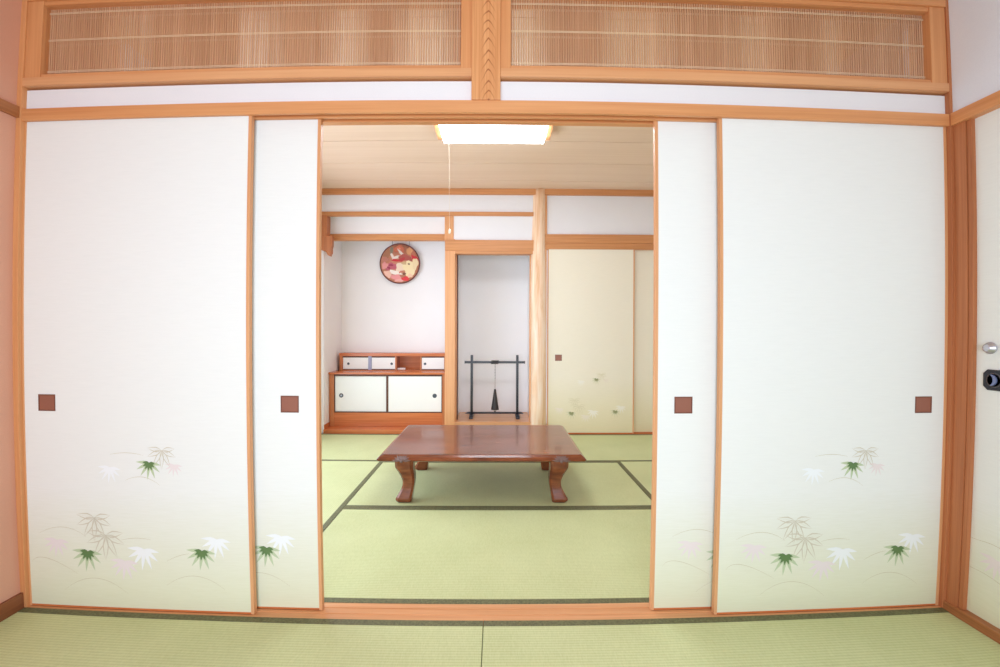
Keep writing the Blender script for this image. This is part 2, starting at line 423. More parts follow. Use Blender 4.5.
# post between the alcoves
S('trim_18', 'square orange post between the two alcoves', 'post', (-0.536, -0.434, YB - 0.006, YB + 0.11, -0.05, 1.98, PZ), (-0.541, -0.449, YB + 0.005, YB + 0.10, 1.97, 2.24, PZ), bev=0.002)
S('trim_19', 'orange lintel over the narrow display alcove', 'lintel', (-0.536, 0.37, YB - 0.014, YB + 0.06, 1.862, 1.972, FX), (-0.434, 0.37, YB - 0.008, YB + 0.08, 1.832, 1.864, FX), bev=0.002)
S('trim_20', 'pale slip and dark shadow strip inside the display alcove', 'jamb', (-0.434, -0.424, YB + 0.06, YB + 0.11, 0.12, 1.84, PZ),
  (-0.434, -0.414, YB + 0.11, YB + 0.14, 0.12, 1.84, DARKW), (0.330, 0.345, YB + 0.05, YB + 0.12, 0.12, 1.84, PZ))  # the dark box paints the shadowed gap between post side and wall
# alcove interiors
YA = 3.50
ALX = -1.775
S('wall_alcove', 'pale plaster lining of both alcoves', 'wall',
  (ALX - 0.1, 0.50, YA, YA + 0.08, -0.05, 2.3, ALCOVE), (ALX - 0.1, ALX, YB + 0.02, YA + 0.01, -0.05, 2.3, ALCOVE),
  (-0.528, -0.438, YB + 0.05, YA + 0.01, -0.05, 2.3, ALCOVE), (0.345, 0.50, YB + 0.10, YA + 0.01, -0.05, 2.3, ALCOVE),
  (ALX - 0.1, 0.50, YB + 0.04, YA + 0.05, 2.24, 2.32, ALCOVE),
  (-0.45, 0.37, YB + 0.012, YB + 0.045, 1.96, 2.23, WHITE),
  (ALX, -0.52, 3.100, 3.135, 2.05, 2.25, ALCOVE))
S('trim_21', 'thin shelf rail above the round fan', 'rail', (ALX - 0.005, -0.52, 3.085, 3.15, 1.998, 2.062, FX), bev=0.0015)
# hanging corner post with carved bracket
b = MB()
b.box(-1.80, -1.735, YB - 0.008, YB + 0.09, 2.005, 2.222, BZ, 0.0015)
struct(b.build('trim_22'), 'short hanging post in the top corner of the cabinet alcove', 'post')
b = MB()
b.prism([(-1.80, 2.012), (-1.80, 1.872), (-1.775, 1.862), (-1.752, 1.858), (-1.735, 1.838), (-1.728, 1.815), (-1.706, 1.806), (-1.70, 1.83),
         (-1.690, 1.845), (-1.694, 1.885), (-1.684, 1.91), (-1.682, 2.012)], 1, YB - 0.004, YB + 0.05, BZ, 0.002)
struct(b.build('trim_23'), 'small carved wooden bracket under the hanging corner post', 'bracket')
# alcove platforms
b = MB(); b.box(ALX, -0.536, YB, YA, -0.05, 0.042, RX, 0.002)
struct(b.build('trim_24'), 'low glossy red-brown platform under the cabinet', 'platform')
S('baseboard_alcove', 'small baseboard at the side of the cabinet alcove', 'baseboard', (ALX, ALX + 0.008, YB + 0.02, 3.10, 0.042, 0.085, RX))
b = MB(); b.box(-0.434, 0.345, YB + 0.003, YA, -0.05, 0.125, LEDGE, 0.002)
struct(b.build('trim_25'), 'raised pale wood floor of the display alcove', 'platform')

# polished log post
b = MB(); rings = []
random.seed(4)
ph = [random.uniform(0, 6.28) for _ in range(6)]
for i in range(30):
    z = -0.05 + (CZ + 0.05) * i / 29
    t = i / 29
    r = 0.084 - 0.016 * t
    cx = 0.412 + 0.012 * t + 0.004 * math.sin(5 * t + 1); cy = YB + 0.030
    rings.append([(cx + r * math.cos(a) * (1 + 0.05 * math.sin(3 * a + ph[0] + 4 * t) + 0.03 * math.sin(2 * a + ph[1] - 9 * t)),
                   cy + r * math.sin(a) * (1 + 0.05 * math.sin(3 * a + ph[0] + 4 * t)), z) for a in [2 * PI * k / 28 for k in range(28)]])
b.loft(rings, LOG)
struct(b.build('trim_26'), 'pale polished natural log post beside the display alcove', 'post')

# ------------------------------------------------------------------ straw mats
def mat(x0, x1, y0, y1, axis, label):
    """axis = direction of the long side and of its cloth borders"""
    g = 0.0012
    x0 += g; x1 -= g; y0 += g; y1 -= g
    o = MB().box(x0, x1, y0, y1, -0.05, 0.0, TX if axis == 0 else TY, 0.002).build('tatami_mat')
    tag(o, label, 'tatami mat', 'tatami mats on the floor')
    hw = 0.030
    for k in (0, 1):
        b = MB()
        if axis == 0:
            ya, yb2 = (y0, y0 + hw) if k == 0 else (y1 - hw, y1)
            b.box(x0, x1, ya - 0.0005, yb2, -0.045, 0.0014, HERI, 0.0006)
        else:
            xa, xb = (x0, x0 + hw) if k == 0 else (x1 - hw, x1)
            b.box(xa, xb, y0, y1, -0.045, 0.0014, HERI, 0.0006)
        b.build('cloth_border', o)
    return o
JL, JR, T1, T2, TF = -0.918, 0.962, 1.049, 1.997, YB - 0.003
T0 = SD
mat(FXL, JL, T0, T2, 1, 'green straw mat lying lengthwise along the window side of the far room')
mat(JR, FXR, T0, T2, 1, 'green straw mat lying lengthwise on the closet side of the far room')
mat(JL, JR, T0, T1, 0, 'green straw mat just beyond the grooved sill, in front of the low table')
mat(JL, JR, T1, T2, 0, 'green straw mat directly under the low wooden table')
mat(FXL, 0.02, T2, TF, 0, 'green straw mat in front of the cabinet alcove')
mat(0.02, FXR, T2, TF, 0, 'green straw mat in front of the closet doors')
HERIN = 0.022
for x0, x1, lb in ((WLX + 0.012, -0.0555, 'near green straw mat on the salmon wall side of the seam'), (-0.0555, WRX - 0.012, 'near green straw mat on the side door side of the seam')):
    mat(x0, x1, -0.95, 0.0, 0, lb)
    mat(x0, x1, -1.90, -0.95, 0, lb.replace('near green', 'green') + ', second row from the sill')
    mat(x0, x1, -2.85, -1.90, 0, lb.replace('near green', 'green') + ', third row from the sill')

# ------------------------------------------------------------------ sliding doors
def lens_leaf(cx, cz, ang, L, wd):
    """pointed blade from (cx,cz) outwards"""
    pts = []
    for t, s_ in ((0, 0.0), (0.18, 0.62), (0.4, 1.0), (0.65, 0.72), (1, 0)):
        pts.append((t * L, s_ * wd))
    out = pts + [(a, -c) for a, c in pts[-2:0:-1]]
    ca, sa = math.cos(ang), math.sin(ang)
    return [(cx + a * ca - c * sa, cz + a * sa + c * ca) for a, c in out]

FAINT = {'core': plain('faded_green_ink', srgb(150, 152, 108), 0.7), 'green': plain('faded_pale_ink', srgb(222, 216, 182), 0.7), 'white': plain('faded_white_ink', srgb(243, 236, 222), 0.7),
         'pink': plain('faded_pink_ink', srgb(238, 226, 208), 0.7), 'line': plain('faded_gold_ink', srgb(220, 210, 176), 0.7)}
def leaf_print(b, cx, cz, sc, kind, y, flat=1.12, faint=False):
    INKT_ = FAINT['line'] if faint else INKT
    INKG_ = FAINT['core'] if faint else INKG
    angs = [178, 205, 232, 262, 292, 322, 350] if kind != 'outline' else [172, 200, 236, 268, 300, 338, 8]
    lens = [0.9, 0.95, 1.0, 1.0, 1.0, 0.9, 0.8]
    for i, (a, l) in enumerate(zip(angs, lens)):
        a = math.radians(a)
        if kind == 'outline':
            pts = lens_leaf(cx, cz, a, 0.068 * l * sc, 0.0095 * sc)
            pin = lens_leaf(cx, cz, a, 0.068 * l * sc, 0.0062 * sc)
            n = len(pts)
            for k in range(n):
                q = [pts[k], pts[(k + 1) % n], pin[(k + 1) % n], pin[k]]
                if Vector(q[0]) == Vector(q[3]) : q = q[:3]
                elif Vector(q[1]) == Vector(q[2]): q = [q[0], q[1], q[3]]
                try: b.poly([(p[0], y - 0.0004 - 0.00002 * i, cz + (p[1] - cz) * flat) for p in q], INKT_)
                except Exception: pass
            mid = [(cx, cz), (cx + 0.06 * l * sc * math.cos(a) , cz + 0.06 * l * sc * math.sin(a)), (cx + 0.0009, cz + 0.0009)]
            b.poly([(p[0], y - 0.0006, cz + (p[1] - cz) * flat) for p in mid], INKT_)
        else:
            m = FAINT[kind] if faint else {'green': INKG2, 'white': INKW, 'pink': INKP}[kind]
            pts = lens_leaf(cx, cz, a, 0.068 * l * sc, 0.0066 * sc)
            b.poly([(p[0], y - 0.0004 - 0.00002 * i, cz + (p[1] - cz) * flat) for p in pts], m)
            if kind == 'green':
                pts = lens_leaf(cx, cz, a, 0.034 * l * sc, 0.0062 * sc)
                b.poly([(p[0], y - 0.0007 - 0.00002 * i, cz + (p[1] - cz) * flat) for p in pts], INKG_)

def arc_print(b, x0, z0, x1, z1, xp, zp, y, w_=0.0014):
    """thin hill line through end points and a crest"""
    P = []
    for i in range(25):
        t = i / 24
        # quadratic through the crest at t=0.5
        cx = 2 * xp - 0.5 * (x0 + x1); cz = 2 * zp - 0.5 * (z0 + z1)
        P.append(((1 - t) ** 2 * x0 + 2 * t * (1 - t) * cx + t * t * x1, (1 - t) ** 2 * z0 + 2 * t * (1 - t) * cz + t * t * z1))
    for i, (p, q) in enumerate(zip(P, P[1:])):
        h = w_ * math.sin(PI * (i + 0.5) / 24) * 0.6 + w_ * 0.4
        b.poly([(p[0], y - 0.00035, p[1] - h / 2), (q[0], y - 0.00035, q[1] - h / 2), (q[0], y - 0.00035, q[1] + h / 2), (p[0], y - 0.00035, p[1] + h / 2)], INKL)

LEAVES = [('green', 0.485, 0.566, 0.85), ('white', 0.330, 0.545, 0.8), ('outline', 0.535, 0.612, 0.95), ('pink', 0.582, 0.560, 0.6),
          ('outline', 0.262, 0.352, 1.2), ('outline', 0.305, 0.286, 1.3), ('green', 0.231, 0.222, 1.05), ('pink', 0.378, 0.190, 1.0),
          ('white', 0.455, 0.238, 1.1), ('green', 0.680, 0.238, 1.0), ('white', 0.738, 0.284, 1.0), ('pink', 0.108, 0.262, 0.9)]
ARCS = [(0.332, 0.594, 0.462, 0.592, 0.399, 0.601), (0.390, 0.498, 0.526, 0.480, 0.461, 0.511),
        (0.036, 0.286, 0.225, 0.278, 0.135, 0.312), (0.000, 0.171, 0.188, 0.133, 0.062, 0.190), (0.132, 0.069, 0.388, 0.060, 0.259, 0.119),
        (0.539, 0.101, 0.766, 0.090, 0.651, 0.141), (0.542, 0.194, 0.630, 0.226, 0.586, 0.215), (0.367, 0.270, 0.482, 0.274, 0.424, 0.279)]

def pull(parent, cx, cz, y, s=0.034):
    """square flush pull: rim, recess floor and a centre dot"""
    b = MB(); h = s * 0.92; d = 0.009; r = 0.004
    for (a0, a1, c0, c1) in ((cx - s, cx + s, cz + h - r, cz + h), (cx - s, cx + s, cz - h, cz - h + r), (cx - s, cx - s + r, cz - h + r, cz + h - r), (cx + s - r, cx + s, cz - h + r, cz + h - r)):
        b.box(a0, a1, y - 0.0015, y + 0.006, c0, c1, PULLD)
    b.box(cx - s + r, cx + s - r, y - 0.0003, y + 0.004, cz - h + r, cz + h - r, PULLW)
    b.build('door_pull', parent)

def fusuma(name, x0, x1, yf, th, pullx, shift, label, paper=PAPER, z0=0.0, z1=1.852, pz=0.784, prints=True, st=0.012, psz=0.034, arcs=True, lo=0.0):
    cx = (x0 + x1) / 2
    root = empty(name, (cx, yf + th / 2, 0), label, 'sliding door', kind='structure')
    b = MB(); b.box(x0 + st - 0.001, x1 - st + 0.001, yf + 0.0015, yf + th - 0.0015, z0 + 0.0075, z1 - 0.0035, paper)
    pn = b.build('paper_panel', root, origin=(cx, yf + th / 2, 0.925))
    for a0, a1 in ((x0, x0 + st), (x1 - st, x1)):
        MB().box(a0, a1, yf, yf + th, z0, z1, PZ, 0.001).build('stile', root)
    MB().box(x0 + st, x1 - st, yf + 0.001, yf + th, z0, z0 + 0.008, RX, 0.0008).build('bottom_rail', root)
    MB().box(x0 + st, x1 - st, yf + 0.001, yf + th, z1 - 0.003, z1, PX, 0.0008).build('top_rail', root)
    pull(root, pullx, pz, yf + 0.0015, psz)
    if prints:
        b = MB(); y = yf + 0.0015
        for k, u, z, s_ in LEAVES:
            u = u + shift
            if 0.05 * s_ < u < (x1 - x0) - 0.05 * s_: leaf_print(b, x0 + u, z, s_, k, y, faint=paper is PAPER2)
            elif -0.03 < u < (x1 - x0) + 0.03:
                # leaf cut by the frame: keep only the part on the paper
                bb = MB(); leaf_print(bb, x0 + u, z, s_, k, y, faint=paper is PAPER2)
                geom = list(bb.bm.verts) + list(bb.bm.edges) + list(bb.bm.faces)
                for lim, nx in ((x0 + st, -1), (x1 - st, 1)):
                    geom = list(bb.bm.verts) + list(bb.bm.edges) + list(bb.bm.faces)
                    bmesh.ops.bisect_plane(bb.bm, geom=geom, plane_co=(lim, 0, 0), plane_no=(nx, 0, 0), clear_outer=True)
                mp = {}
                for v in bb.bm.verts: mp[v] = b.bm.verts.new(v.co)
                for f in bb.bm.faces:
                    g = b.bm.faces.new([mp[v] for v in f.verts]); g.material_index = b.mi(bb.mats[f.material_index])
                bb.bm.free()
        for a in (ARCS if arcs else []):
            a = [v + shift if i % 2 == 0 else v for i, v in enumerate(a)]
            if a[0] < st:                     # start where the frame ends
                continue_x = st
                a[0] = continue_x
            if a[2] > x1 - x0 - st: a[2] = x1 - x0 - st
            if a[2] - a[0] > 0.04 and a[0] < a[4] < a[2]: arc_print(b, x0 + a[0], a[1], x0 + a[2], a[3], x0 + a[4], a[5], y)
        b.build('leaf_print', root)
    return root

fusuma('door_1', -1.802, -0.909, 0.013, 0.021, -1.699, 0.02, 'outer paper sliding door beside the salmon wall, maple leaf print low down')
fusuma('door_2', -1.560, -0.666, 0.050, 0.021, -0.777, 0.006, 'inner paper sliding door on the cabinet side of the open doorway')
fusuma('door_3', 0.577, 1.475, 0.050, 0.021, 0.686, 0.040, 'inner paper sliding door on the closet side of the open doorway')
fusuma('door_4', 0.804, 1.704, 0.013, 0.021, 1.608, 0.040, 'outer paper sliding door beside the side door, with leaves printed in two clusters')
fusuma('door_5', 0.506, 1.396, YB + 0.010, 0.020, 0.622, 0.02, 'cream closet door with leaf print, beside the log post', PAPER2, z0=0.006, z1=1.890, arcs=False, pz=0.780)
fusuma('door_6', 1.372, 2.262 - 0.34, YB + 0.040, 0.020, 1.85, -0.01, 'cream closet door partly hidden behind its neighbour', PAPER2, z0=0.006, z1=1.890, prints=False)

# side door in the right wall (faces -X)
DX = WRX + 0.020
root = empty('door_7', (DX + 0.015, -0.52, 0.03), 'cream papered side door with silver knob and black latch plate', 'door', kind='structure')
b = MB(); b.box(DX, DX + 0.03, -0.99, -0.065, 0.031, KZ1 - 0.046, PAPER); b.build('paper_panel', root, origin=(DX + 0.015, -0.52, 0.925))
b = MB(); b.box(DX, DX + 0.03, -1.90, -0.992, 0.031, KZ1 - 0.046, PAPER); b.build('paper_panel', root, origin=(DX + 0.015, -1.4, 0.925))
b = MB()
KY, KZc = -0.112, 1.004
b.lathe([(0.019, 0.0), (0.021, -0.004), (0.021, -0.008), (0.016, -0.010), (0.014, -0.022), (0.010, -0.024), (0.002, -0.0245)], (DX, KY - 0.006, KZc), STEEL, axis=0, n=24)
b.build('knob', root)
b = MB()
py0, py1, pz0, pz1, ch = -0.205, -0.094, 0.855, 0.928, 0.014
b.prism([(py0 + ch, pz0), (py1 - ch, pz0), (py1, pz0 + ch), (py1, pz1 - ch), (py1 - ch, pz1), (py0 + ch, pz1), (py0, pz1 - ch), (py0, pz0 + ch)], 0, DX - 0.006, DX, BLACK, 0.0015)
pl = b.build('latch_plate', root)
b = MB(); ring = []
pc = (DX - 0.006, -0.132, 0.8915)
b.lathe([(0.026, -0.001), (0.026, 0.001), (0.022, 0.0012), (0.022, -0.001)], pc, plain('rim_grey', srgb(92, 88, 92), 0.35), axis=0, n=28)
b.build('recess_rim', pl)
b = MB()
cr = [(pc[1] + 0.008 + 0.020 * math.cos(a), pc[2] + 0.020 * math.sin(a)) for a in [PI / 2 + PI * k / 12 for k in range(13)]]
cr += [(pc[1] + 0.008 + 0.009 * math.cos(a), pc[2] + 0.016 * math.sin(a)) for a in [3 * PI / 2 - PI * k / 10 for k in range(1, 10)]]
b.prism(cr, 0, DX - 0.013, DX - 0.006, BLUE); b.build('latch_lever', pl)
# printed leaves on the side door
b = MB()
tmpb = MB()
leaf_print(tmpb, 0.0, 0.262, 1.0, 'pink', 0.0)
arc_print(tmpb, -0.11, 0.290, 0.09, 0.278, -0.01, 0.312, 0.0)
arc_print(tmpb, -0.13, 0.185, 0.14, 0.120, 0.0, 0.190, 0.0)
mp = {}
for v in tmpb.bm.verts: mp[v] = b.bm.verts.new((DX + v.co.y, -0.160 - v.co.x if v.co.x > -0.066 else -0.069, v.co.z))
for f in tmpb.bm.faces:
    try:
        g = b.bm.faces.new([mp[v] for v in f.verts]); g.material_index = b.mi(tmpb.mats[f.material_index])
    except Exception: pass
tmpb.bm.free(); b.build('leaf_print', root)

# ------------------------------------------------------------------ reed transoms
def transom(x0, x1, fl, fr, label):
    root = empty('reed_transom', ((x0 + x1) / 2, 0.05, 2.004), label, 'transom', 'reed transoms above the head rail')
    z0, z1, f = 2.004, 2.305, 0.016
    xi0, xi1 = x0 + fl, x1 - fr
    b = MB()
    b.box(x0, xi0, 0.002, 0.094, z0, z1, WZ, 0.0015); b.box(xi1, x1, 0.002, 0.094, z0, z1, WZ, 0.0015)
    b.box(xi0, xi1, 0.006, 0.090, z0, z0 + f, WX, 0.0015); b.box(xi0, xi1, 0.006, 0.090, z1 - f, z1, WX, 0.0015)
    b.build('frame', root)
    MB().box(xi0, xi1, 0.019, 0.021, z0 + f, z1 - f, GLASS).build('clear_pane', root)
    rnd = random.Random(7)
    for yy in (0.034, 0.066):
        b = MB(); x = xi0 + 0.004
        while x < xi1 - 0.004:
            r = rnd.uniform(0.0026, 0.0032)
            rings = [[(x + r * math.cos(a), yy + r * math.sin(a), z) for a in [PI / 6 + PI / 3 * k for k in range(6)]] for z in (z0 + f - 0.002, z1 - f + 0.002)]
            b.loft(rings, REED, smooth=True, caps=False); x += 0.0092 + rnd.uniform(-0.0004, 0.0004)
        b.build('reed_screen', root)
        b = MB()
        for z in (z0 + f + 0.022, 2.165, z1 - f - 0.018):
            for dz in (-0.0022, 0.0022):
                b.box(xi0, xi1, yy - 0.0046, yy - 0.0034, z + dz - 0.0009, z + dz + 0.0009, THREAD)
        b.build('binding_thread', root)
transom(XL, -0.1035, 0.064, 0.040, 'reed screen transom between the salmon wall and the central post')
transom(0.0005, XR, 0.037, 0.064, 'reed screen transom between the central post and the lilac wall')

# ------------------------------------------------------------------ ceiling light
lx0, lx1, ly0, ly1 = -0.437, 0.367, 1.02, 1.625
root = empty('ceiling_light', ((lx0 + lx1) / 2, (ly0 + ly1) / 2, CZ), 'square wooden-framed ceiling light, lit, above the low table', 'ceiling light')
b = MB(); fw = 0.034
for bx in ((lx0, lx0 + fw, ly0, ly1), (lx1 - fw, lx1, ly0, ly1)): b.box(*bx, 2.432, CZ, WY, 0.002)
for bx in ((lx0 + fw, lx1 - fw, ly0, ly0 + fw), (lx0 + fw, lx1 - fw, ly1 - fw, ly1)): b.box(*bx, 2.432, CZ, WX, 0.002)
b.build('frame', root)
b = MB(); i = fw + 0.002
b.prism([(lx0 + i, CZ), (lx0 + i, 2.428), (lx0 + i + 0.012, 2.393), (lx1 - i - 0.012, 2.393), (lx1 - i, 2.428), (lx1 - i, CZ)], 1, ly0 + i, ly1 - i, GLOW)
b.build('diffuser', root)
b = MB(); b.tube([(-0.324, 1.30, 2.394), (-0.321, 1.30, 2.05), (-0.317, 1.30, 1.71)], 0.0009, WSTRING, 6)
cord = b.build('pull_cord', root)
b = MB(); b.lathe([(0.002, 0.03), (0.006, 0.024), (0.007, 0.008), (0.006, 0.0), (0.002, -0.003)], (-0.317, 1.30, 1.685), WSTRING, 2, 12); b.build('cord_knob', cord)

# ------------------------------------------------------------------ low table
tx0, tx1, ty0, ty1 = -0.727, 0.530, 1.062, 1.958
tcx, tcy = (tx0 + tx1) / 2, (ty0 + ty1) / 2
root = empty('low_table', (tcx, tcy, 0), 'low polished brown wooden table with curved legs on the straw mats', 'table')
def rrect(x0, x1, y0, y1, c, z):
    return [(x0 + c, y0, z), (x1 - c, y0, z), (x1, y0 + c, z), (x1, y1 - c, z), (x1 - c, y1, z), (x0 + c, y1, z), (x0, y1 - c, z), (x0, y0 + c, z)]
b = MB()
b.loft([rrect(tx0 + 0.022, tx1 - 0.022, ty0 + 0.022, ty1 - 0.022, 0.010, 0.268), rrect(tx0 + 0.004, tx1 - 0.004, ty0 + 0.004, ty1 - 0.004, 0.006, 0.275),
        rrect(tx0, tx1, ty0, ty1, 0.006, 0.281), rrect(tx0, tx1, ty0, ty1, 0.006, 0.286), rrect(tx0 + 0.010, tx1 - 0.010, ty0 + 0.010, ty1 - 0.010, 0.006, 0.297),
        rrect(tx0 + 0.024, tx1 - 0.024, ty0 + 0.024, ty1 - 0.024, 0.010, 0.3075), rrect(tx0 + 0.030, tx1 - 0.030, ty0 + 0.030, ty1 - 0.030, 0.010, 0.3100)], TABLE, smooth=False)
b.build('tabletop', root)
b = MB(); ax0, ax1, ay0, ay1 = tx0 + 0.15, tx1 - 0.15, ty0 + 0.12, ty1 - 0.14
for bx in ((ax0, ax1, ay0, ay0 + 0.02), (ax0, ax1, ay1 - 0.02, ay1), (ax0, ax0 + 0.02, ay0 + 0.02, ay1 - 0.02), (ax1 - 0.02, ax1, ay0 + 0.02, ay1 - 0.02)):
    b.box(*bx, 0.240, 0.2675, TABLE, 0.002)
b.build('apron', root)
# leg profile: z, outward offset of the centre (along x), half width x, half width y
LP = [(0.0016, 0.000, 0.038, 0.034), (0.008, 0.004, 0.046, 0.041), (0.026, 0.004, 0.048, 0.043), (0.052, -0.005, 0.043, 0.040), (0.085, -0.016, 0.037, 0.037),
      (0.120, -0.022, 0.036, 0.038), (0.155, -0.018, 0.041, 0.041), (0.190, -0.008, 0.048, 0.045), (0.215, 0.000, 0.054, 0.049), (0.240, 0.001, 0.056, 0.050), (0.270, 0.000, 0.055, 0.050)]
def leg(sx, sy):
    bx = -0.573 if sx < 0 else 0.376
    by = ty0 + 0.100 if sy < 0 else 1.800
    b = MB(); rings = []
    for z, off, hx, hy in LP:
        cx, cy = bx + sx * off, by + sy * off * 0.6
        ch = 0.32
        out = []
        for (ux, uy) in ((-1, -1 + ch), (-1 + ch, -1), (1 - ch, -1), (1, -1 + ch), (1, 1 - ch), (1 - ch, 1), (-1 + ch, 1), (-1, 1 - ch)):
            out.append((cx + ux * hx, cy + uy * hy, z))
        rings.append(out)
    # interpolate for a smooth curve
    fine = []
    for i in range(len(rings) - 1):
        p0, p1, p2, p3 = rings[max(i - 1, 0)], rings[i], rings[i + 1], rings[min(i + 2, len(rings) - 1)]
        for k in range(4):
            t = k / 4
            fine.append([tuple(0.5 * ((2 * p1[j][c]) + (-p0[j][c] + p2[j][c]) * t + (2 * p0[j][c] - 5 * p1[j][c] + 4 * p2[j][c] - p3[j][c]) * t * t + (-p0[j][c] + 3 * p1[j][c] - 3 * p2[j][c] + p3[j][c]) * t ** 3) for c in range(3)) for j in range(8)])
    fine.append(rings[-1])
    b.loft(fine, TABLE, smooth=False)
    lg = b.build('leg', root)
    # curled scroll at the toe
    s_ = MB(); tx = bx + sx * 0.044
    s_.lathe([(0.004, -0.022), (0.011, -0.018), (0.013, 0.0), (0.011, 0.018), (0.004, 0.022)], (tx, by + sy * 0.012, 0.0185), TABLE, 1, 14)
    s_.build('toe_scroll', lg)
    # carved leaf spray on the rim above the leg
    s_ = MB(); yy = (ty0 if sy < 0 else ty1)
    fx = bx + sx * 0.004
    def on_rim(x, z, out):      # follows the bevelled rim, standing OUT proud of it
        d = 0.0 if z < 0.286 else (z - 0.286) * 1.15
        return (x, yy - sy * (d - 0.0) + sy * out, z)
    for k in range(9):
        a = math.radians(-84 + 21 * k); L = 0.034 + 0.005 * abs(k - 4)
        pts = lens_leaf(fx + 0.006 * math.sin(a), 0.277, PI / 2 - a, L, 0.0080)
        pts = [(p[0], min(max(p[1], 0.268), 0.308)) for p in pts]
        cxm = sum(p[0] for p in pts) / len(pts); czm = sum(p[1] for p in pts) / len(pts)
        s_.loft([[on_rim(p[0], p[1], -0.001) for p in pts], [on_rim(cxm + (p[0] - cxm) * 0.6, czm + (p[1] - czm) * 0.75, 0.007) for p in pts]], CARVE, smooth=False)
    s_.lathe([(0.003, -0.009), (0.009, -0.007), (0.011, 0.002)] if sy < 0 else [(0.003, 0.009), (0.009, 0.007), (0.011, -0.002)], (fx, yy, 0.277), CARVE, 1, 12)
    s_.build('carved_flower', root)
for sx in (-1, 1):
    for sy in (-1, 1): leg(sx, sy)

# ------------------------------------------------------------------ alcove cabinets
YC = 3.100
def round_pull(parent, x, z, y, r, inner):
    b = MB(); b.lathe([(r, 0.0), (r, -0.0016), (r * 0.72, -0.0022), (r * 0.66, -0.0006)], (x, y, z), PULLS, 1, 20)
    b.lathe([(r * 0.66, -0.0004), (r * 0.3, -0.0008)], (x, y, z), inner, 1, 20)
    b.build('door_pull', parent)
cx0, cx1 = ALX + 0.004, -0.540
root = empty('low_cabinet', ((cx0 + cx1) / 2, YC + 0.18, 0.042), 'wide low alcove cabinet with two large white sliding doors', 'cabinet')
b = MB()
b.box(cx0, cx0 + 0.052, YC, YA - 0.004, 0.042, 0.591, RZ, 0.002); b.box(cx1 - 0.040, cx1, YC, YA - 0.004, 0.042, 0.591, RZ, 0.002)
b.box(cx0 + 0.052, cx1 - 0.040, YC + 0.002, YA - 0.004, 0.042, 0.186, RX, 0.002)
b.box(cx0 + 0.052, cx1 - 0.040, YA - 0.02, YA - 0.004, 0.186, 0.591, RX)
b.build('body', root)
b = MB()
dx0, dx1 = cx0 + 0.052, cx1 - 0.040
b.box(dx0, dx0 + 0.007, YC + 0.004, YC + 0.04, 0.186, 0.583, DARKW); b.box(dx1 - 0.010, dx1, YC + 0.004, YC + 0.04, 0.186, 0.583, DARKW)
b.box(dx0, dx1, YC + 0.004, YC + 0.04, 0.186, 0.198, DARKW); b.box(dx0, dx1, YC + 0.004, YC + 0.04, 0.571, 0.587, DARKW)
b.build('track_frame', root)
for (a0, a1, yy, px, inner) in ((dx0 + 0.007, -1.168, YC + 0.016, -1.648, LIGHTW), (-1.150, dx1 - 0.010, YC + 0.008, -0.661, PULLS)):
    d = MB().box(a0, a1, yy, yy + 0.012, 0.198, 0.571, CABP, 0.001).build('sliding_panel', root)
    round_pull(d, px, 0.366, yy, 0.023, inner)
MB().box(-1.171, -1.147, YC + 0.006, YC + 0.03, 0.198, 0.571, DARKW).build('meeting_stile', root)
b = MB(); b.prism([(YC - 0.012, 0.5915), (YA - 0.002, 0.5915), (YA - 0.002, 0.611), (YC - 0.004, 0.611), (YC - 0.012, 0.605)], 0, ALX + 0.001, -0.5365, RX)
tag(b.build('counter_board'), 'glossy reddish shelf board lying on the low cabinet', 'shelf')

YU = 3.33
ux0, ux1 = -1.742, -0.5365
root = empty('shelf_cabinet', ((ux0 + ux1) / 2, YU + 0.08, 0.611), 'small upper cabinet with three little white doors and an open bay', 'cabinet')
zb, zt = 0.6115, 0.803
b = MB()
b.box(ux0, ux0 + 0.036, YU, YA - 0.004, zb, zt - 0.003, RZ, 0.0015)
b.box(ux0 - 0.002, ux1, YU - 0.006, YA - 0.003, zt - 0.034, zt, RX, 0.003)
b.box(ux0 + 0.036, ux1, YU, YA - 0.004, zb, zb + 0.006, RX)
b.box(ux1 - 0.012, ux1, YU, YA - 0.004, zb, zt - 0.034, RZ)
b.box(ux0 + 0.036, ux1, YA - 0.012, YA - 0.004, zb, zt - 0.034, RX)
b.box(-1.128, -1.112, YU, YA - 0.012, zb + 0.006, zt - 0.034, RZ); b.box(-0.852, -0.838, YU, YA - 0.012, zb + 0.006, zt - 0.034, RZ)
b.build('body', root)
for (a0, a1, px) in ((-1.706, -1.424, -1.645), (-1.388, -1.128, -1.167), (-0.838, -0.589, -0.800)):
    b = MB(); z0_, z1_ = zb + 0.006, zt - 0.034
    b.box(a0, a1, YU + 0.006, YU + 0.020, z0_, z0_ + 0.010, DARKW); b.build('door_track', root)
    MB().box(a0, a1, YU + 0.006, YU + 0.020, z1_ - 0.016, z1_, DARKW).build('door_track', root)
    d = MB().box(a0 + 0.002, a1 - 0.001, YU + 0.008, YU + 0.018, z0_ + 0.010, z1_ - 0.016, CABP, 0.001).build('small_door', root)
    round_pull(d, px, 0.685, YU + 0.008, 0.014, PULLS)
b = MB(); b.box(-1.424, -1.388, YU + 0.004, YU + 0.02, zb + 0.006, zt - 0.034, plain('stile_glare_blue', srgb(150, 150, 176), 0.3)); b.build('meeting_stile', root)  # bluish glare on this stile is painted in as its base colour
b = MB(); b.box(-0.589, -0.5485, YU + 0.004, YU + 0.02, zb + 0.006, zt - 0.034, RZ); b.build('end_stile', root)
b = MB(); b.box(-1.108, -1.022, YU + 0.03, YU + 0.06, zb + 0.0065, zb + 0.026, plain('remote_white', srgb(244, 232, 226), 0.5), 0.003)
